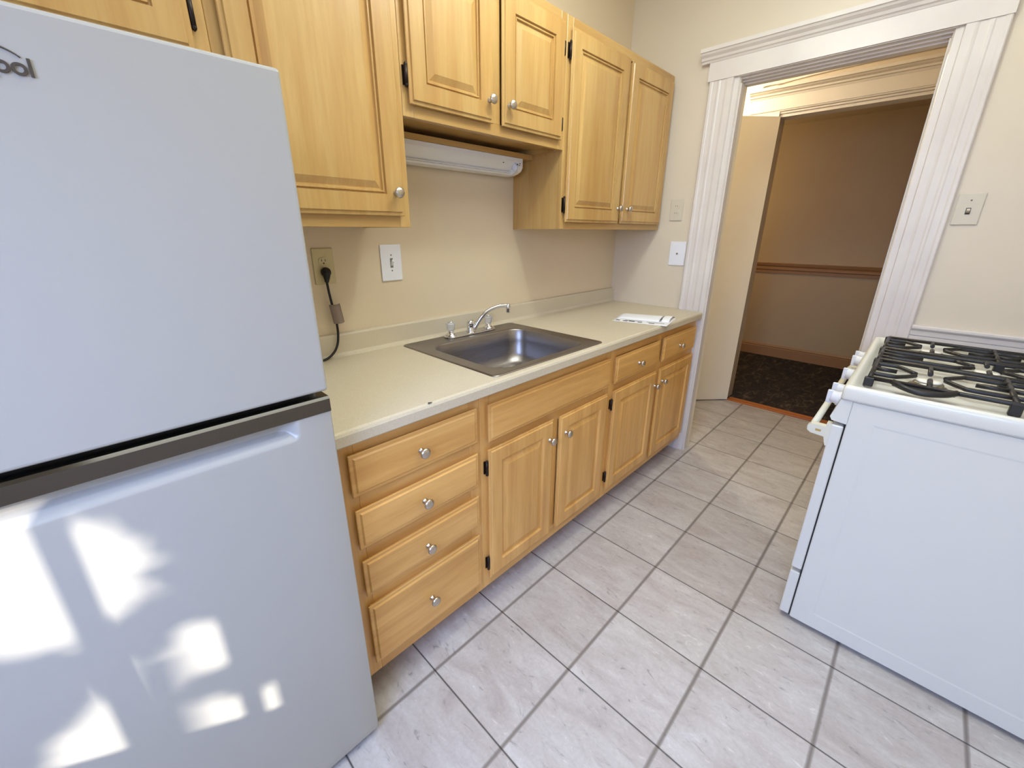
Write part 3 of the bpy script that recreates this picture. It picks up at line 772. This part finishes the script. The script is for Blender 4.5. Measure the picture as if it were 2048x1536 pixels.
# cooktop tray with raised rounded rim
bmm = bmesh.new()
def rc(ins, z, r): return [bmm.verts.new((x, y, z)) for x, y in rrect(GX0 - .004 + ins, GX1 + .004 - ins, GYB + ins, GYF + .030 - ins, max(r, .002), 5)]
RC = [rc(0, .8775, .012), rc(-.001, .884, .012), rc(-.001, .912, .012), rc(.002, .920, .012), rc(.008, .924, .012), rc(.018, .922, .012), rc(.030, .908, .015), rc(.045, .902, .02)]
for p_, q_ in zip(RC, RC[1:]):
    n = len(p_)
    for i in range(n):
        f = bmm.faces.new((p_[i], p_[(i + 1) % n], q_[(i + 1) % n], q_[i])); f.smooth = True
bmm.faces.new(RC[-1]); bmm.faces.new(RC[0][::-1]); bmesh.ops.recalc_face_normals(bmm, faces=bmm.faces[:])
m = MB(); m.bm.free(); m.bm = bmm; m.build('cooktop', stove_white, st)
MB().box(GX0 + .0, GX1, GYB - .03, GYB, .018, 1.02, .006, 2).build('backguard', stove_white, st)
# control panel (sloped) 
cp_ = MB().prism([(GYF, .876), (-1.420, .876), (-1.404, .815), (-1.410, .804), (GYF, .800)], 'X', GX0, GX1).build('control_panel', stove_white, st)
for kx in (-.885, -.790, -.560, -.320, -.225):
    k = MB().lathe([(.024, 0), (.0245, .006), (.021, .010), (.0195, .024), (.017, .027), (0, .028)], (kx, -1.412, .846), (0, 1, .18), 22)
    k.box(kx - .005, kx + .005, -1.392, -1.374, .826, .870, .002, 1)
    k.build('burner_knob', knob_white, cp_)
od = MB().box(GX0, GX1, GYF + .004, -1.413, .228, .790, .004, 2).build('oven_door', stove_white, st)
hd = MB()
hd.tube([(GX0 + .012, -1.366, .760), (GX1 - .012, -1.366, .760)], .0105, 14)
ho = hd.build('handle', stove_cream, od)
for hx in (GX0 + .0, GX1 - .026):
    q = MB().prism([(-1.415, .790), (-1.415, .714), (-1.444 + .034, .714), (-1.402, .742), (-1.366, .745), (-1.356, .752), (-1.354, .766), (-1.362, .776), (-1.402, .776), (-1.402, .790)], 'X', hx, hx + .026).build('handle_bracket', stove_cream, od)
MB().box(GX0 - .0008, GX0, -1.392, -1.377, .756, .763).build('screw_cap', yellow_mark, od)
MB().box(GX0 + .001, GX1, GYF + .004, -1.414, .022, .212, .004, 2).build('storage_drawer', stove_white, st)
# grates
def grate(x0, x1, burners):
    g = MB(); z = .934; r = .0068
    y0, y1 = GYF - .018, GYB + .05
    def bar(p): g.tube(p, r, 8)
    for x in (x0, x1): bar([(x, y0, z), (x, y1, z)])
    for y in (y0, y1): bar([(x0, y, z), (x1, y, z)])
    ym = (y0 + y1) / 2; xc = (x0 + x1) / 2
    if len(burners) == 2: bar([(x0, ym, z), (x1, ym, z)])
    lim = [y0, ym, y1] if len(burners) == 2 else [y0, y1]
    for bi, by in enumerate(burners):
        ya, yb_ = (lim[bi], lim[bi + 1])
        for ye in (ya, yb_):
            s = 1 if ye > by else -1
            for sx in (-1, 1):
                xo = xc + sx * (x1 - x0) * .27
                bar(curve_pts([(xo, ye, z), (xo, by + s * .085, z), (xo - sx * .012, by + s * .068, z), (xc + sx * .014, by + s * .034, z)], 4))
            bar([(xc, ye, z), (xc, ye + (by - ye) * .42, z)])
        for xe, sx in ((x0, -1), (x1, 1)): bar([(xe, by, z), (xc + sx * .038, by, z)])
    for x in (x0, x1):
        for y in (y0, y1, ym): g.box(x - .009, x + .009, y - .012, y + .012, .908 if y != ym else .903, z + .002, .002, 1)
    return g.build('grate', iron, st)
BR = (-1.600, -1.905)
grate(-.888, -.618, BR); grate(-.606, -.404, (-1.735,)); grate(-.392, -.160, BR)
fg = MB().tube(curve_pts([(-.888, -1.520, .934), (-.915, -1.545, .930), (-.928, -1.585, .926), (-.915, -1.630, .930), (-.888, -1.655, .934)], 6), .009, 8)
fg.prism([(-.888, -1.520), (-.912, -1.545), (-.925, -1.585), (-.912, -1.630), (-.888, -1.655)], 'Z', .922, .932)
fg.build('grate_lug', iron, st)
def burner(x, y, r=.036):
    o_ = MB().lathe([(r + .012, 0), (r + .010, .004), (r, .007), (r, .014), (r - .004, .017)], (x, y, .9022), (0, 0, 1), 24).build('burner_head', burner_al, st)
    MB().lathe([(r - .006, 0), (r - .004, .003), (r - .008, .006), (0, .0065)], (x, y, .9195), (0, 0, 1), 24).build('burner_cap', stove_top, o_)
for x, y in ((-.753, BR[0]), (-.753, BR[1]), (-.505, -1.735), (-.276, BR[0]), (-.276, BR[1])): burner(x, y)
# ------------------------------------------------------------------ tree outside the window (its leaves break up the sun)
SUN = Vector((1, 1.2, -.65)).normalized()
bright = [[(-2.82, 1.00), (-2.640, .985), (-2.640, .75), (-2.70, .775), (-2.737, .80), (-2.82, .86)],
          [(-2.675, .965), (-2.611, .938), (-2.583, .9), (-2.567, .858), (-2.566, .845), (-2.584, .834), (-2.586, .809), (-2.598, .789), (-2.63, .760), (-2.675, .745)],
          [(-2.490, .640), (-2.548, .672), (-2.590, .632), (-2.618, .612), (-2.675, .600), (-2.68, .40), (-2.48, .30), (-2.48, .432), (-2.542, .462), (-2.571, .500), (-2.590, .510), (-2.594, .550), (-2.571, .558), (-2.534, .562), (-2.490, .570)],
          [(-2.488, .390), (-2.414, .405), (-2.396, .396), (-2.396, .37), (-2.425, .30), (-2.488, .30)],
          [(-2.635, .66), (-2.635, .40), (-2.76, .45), (-2.745, .578), (-2.723, .590), (-2.699, .60), (-2.680, .63)]]
def inside(p, poly):
    x, z = p; c = False; n = len(poly)
    for i in range(n):
        x0, z0 = poly[i]; x1, z1 = poly[(i + 1) % n]
        if (z0 > z) != (z1 > z) and x < (x1 - x0) * (z - z0) / (z1 - z0) + x0: c = not c
    return c
tree = thing('tree', 'leafy tree outside the kitchen window', 'tree', (-5.9, -4.55, -1.0))
tk = MB().tube([(-5.9, -4.55, -1.0), (-5.88, -4.5, .4), (-5.80, -4.42, 1.6), (-5.6, -4.3, 2.6)], [.14, .11, .08, .03], 10)
tk.build('trunk', bark, tree)
bmm = bmesh.new()
def clear(px, pz, r):
    if any(inside((px, pz), q_) for q_ in bright): return False
    return not any(inside((px + r * ca, pz + r * sa), q_) for q_ in bright for ca, sa in ((1, 0), (-1, 0), (0, 1), (0, -1), (.7, .7), (-.7, .7), (.7, -.7), (-.7, -.7)))
for k in range(20000):
    big = k < 3600
    px = random.uniform(-3.3, -2.05); pz = random.uniform(-.30, 1.85)
    s_ = random.uniform(.05, .07) if big else random.uniform(.020, .032)
    if not clear(px, pz, s_ * (1.30 if big else .85)): continue
    d = random.uniform(2.9, 3.7)
    c = Vector((px, FYF, pz)) - SUN * d
    a = Vector((random.gauss(0, 1), random.gauss(0, 1), random.gauss(0, 1))).normalized()
    n_ = (SUN + a * .4).normalized(); u_ = n_.cross(a).normalized(); w_ = n_.cross(u_)
    vs = [bmm.verts.new(c + u_ * s_ * ca + w_ * s_ * .6 * sa) for ca, sa in ((1.2, 0), (.4, .8), (-.5, .8), (-1, 0), (-.5, -.8), (.4, -.8))]
    bmm.faces.new(vs)
m = MB(); m.bm.free(); m.bm = bmm
fo = m.build('foliage', leafm, tree); fo['kind'] = 'stuff'

# ------------------------------------------------------------------ lights
def area(name, loc, look, size, power, color, sy=None):
    l = bpy.data.lights.new(name, 'AREA'); l.energy = power; l.color = color; l.size = size
    if sy: l.shape = 'RECTANGLE'; l.size_y = sy
    o = bpy.data.objects.new(name, l); col.objects.link(o); o.location = loc
    o.rotation_euler = (Vector(look) - Vector(loc)).to_track_quat('-Z', 'Y').to_euler(); return o
def point(name, loc, power, color, r=.07):
    l = bpy.data.lights.new(name, 'POINT'); l.energy = power; l.shadow_soft_size = r; l.color = color
    o = bpy.data.objects.new(name, l); col.objects.link(o); o.location = loc; return o
sl = bpy.data.lights.new('sun', 'SUN'); sl.energy = 10.0; sl.angle = math.radians(.6); sl.color = (1, .95, .88)
so_ = bpy.data.objects.new('sun', sl); col.objects.link(so_); so_.rotation_euler = SUN.to_track_quat('-Z', 'Y').to_euler()
so_.location = (-6, -5, 4)
area('window_daylight', (XE - .02, (WY0 + WY1) / 2, 1.55), (-2.2, -1.35, .15), .95, 36, (.37, .52, 1), 1.1).data.spread = math.radians(140)
point('ceiling_lamp', (-1.38, -.84, 2.47), 20, (.91, 1, .98), .08)
area('ceiling_fill_light', (-1.60, -1.20, 2.60), (-1.60, -1.20, 0), 2.2, 22, (.94, 1, .96), 1.2)  # added soft fill below the ceiling, no real fixture; evens out the light
point('vestibule_lamp', (.72, .04, 2.44), 44, (1, .93, .75), .06)
point('hall_lamp', (2.2, .75, 1.75), 18, (1, .80, .48), .1)
wd = bpy.data.worlds.new('world'); scn.world = wd; wd.use_nodes = True
nt = wd.node_tree; bg = nt.nodes['Background']
sky = nt.nodes.new('ShaderNodeTexSky'); sky.sky_type = 'NISHITA'; sky.sun_disc = False
sky.sun_elevation = math.radians(23); sky.sun_rotation = math.radians(220)
nt.links.new(sky.outputs[0], bg.inputs[0]); bg.inputs[1].default_value = .10

for o in scn.objects:
    if '_org' in o: del o['_org']
scn.view_settings.view_transform = 'Standard'; scn.view_settings.look = 'None'
scn.view_settings.gamma = 1.0; scn.view_settings.exposure = 0.0
scn.view_settings.use_curve_mapping = False
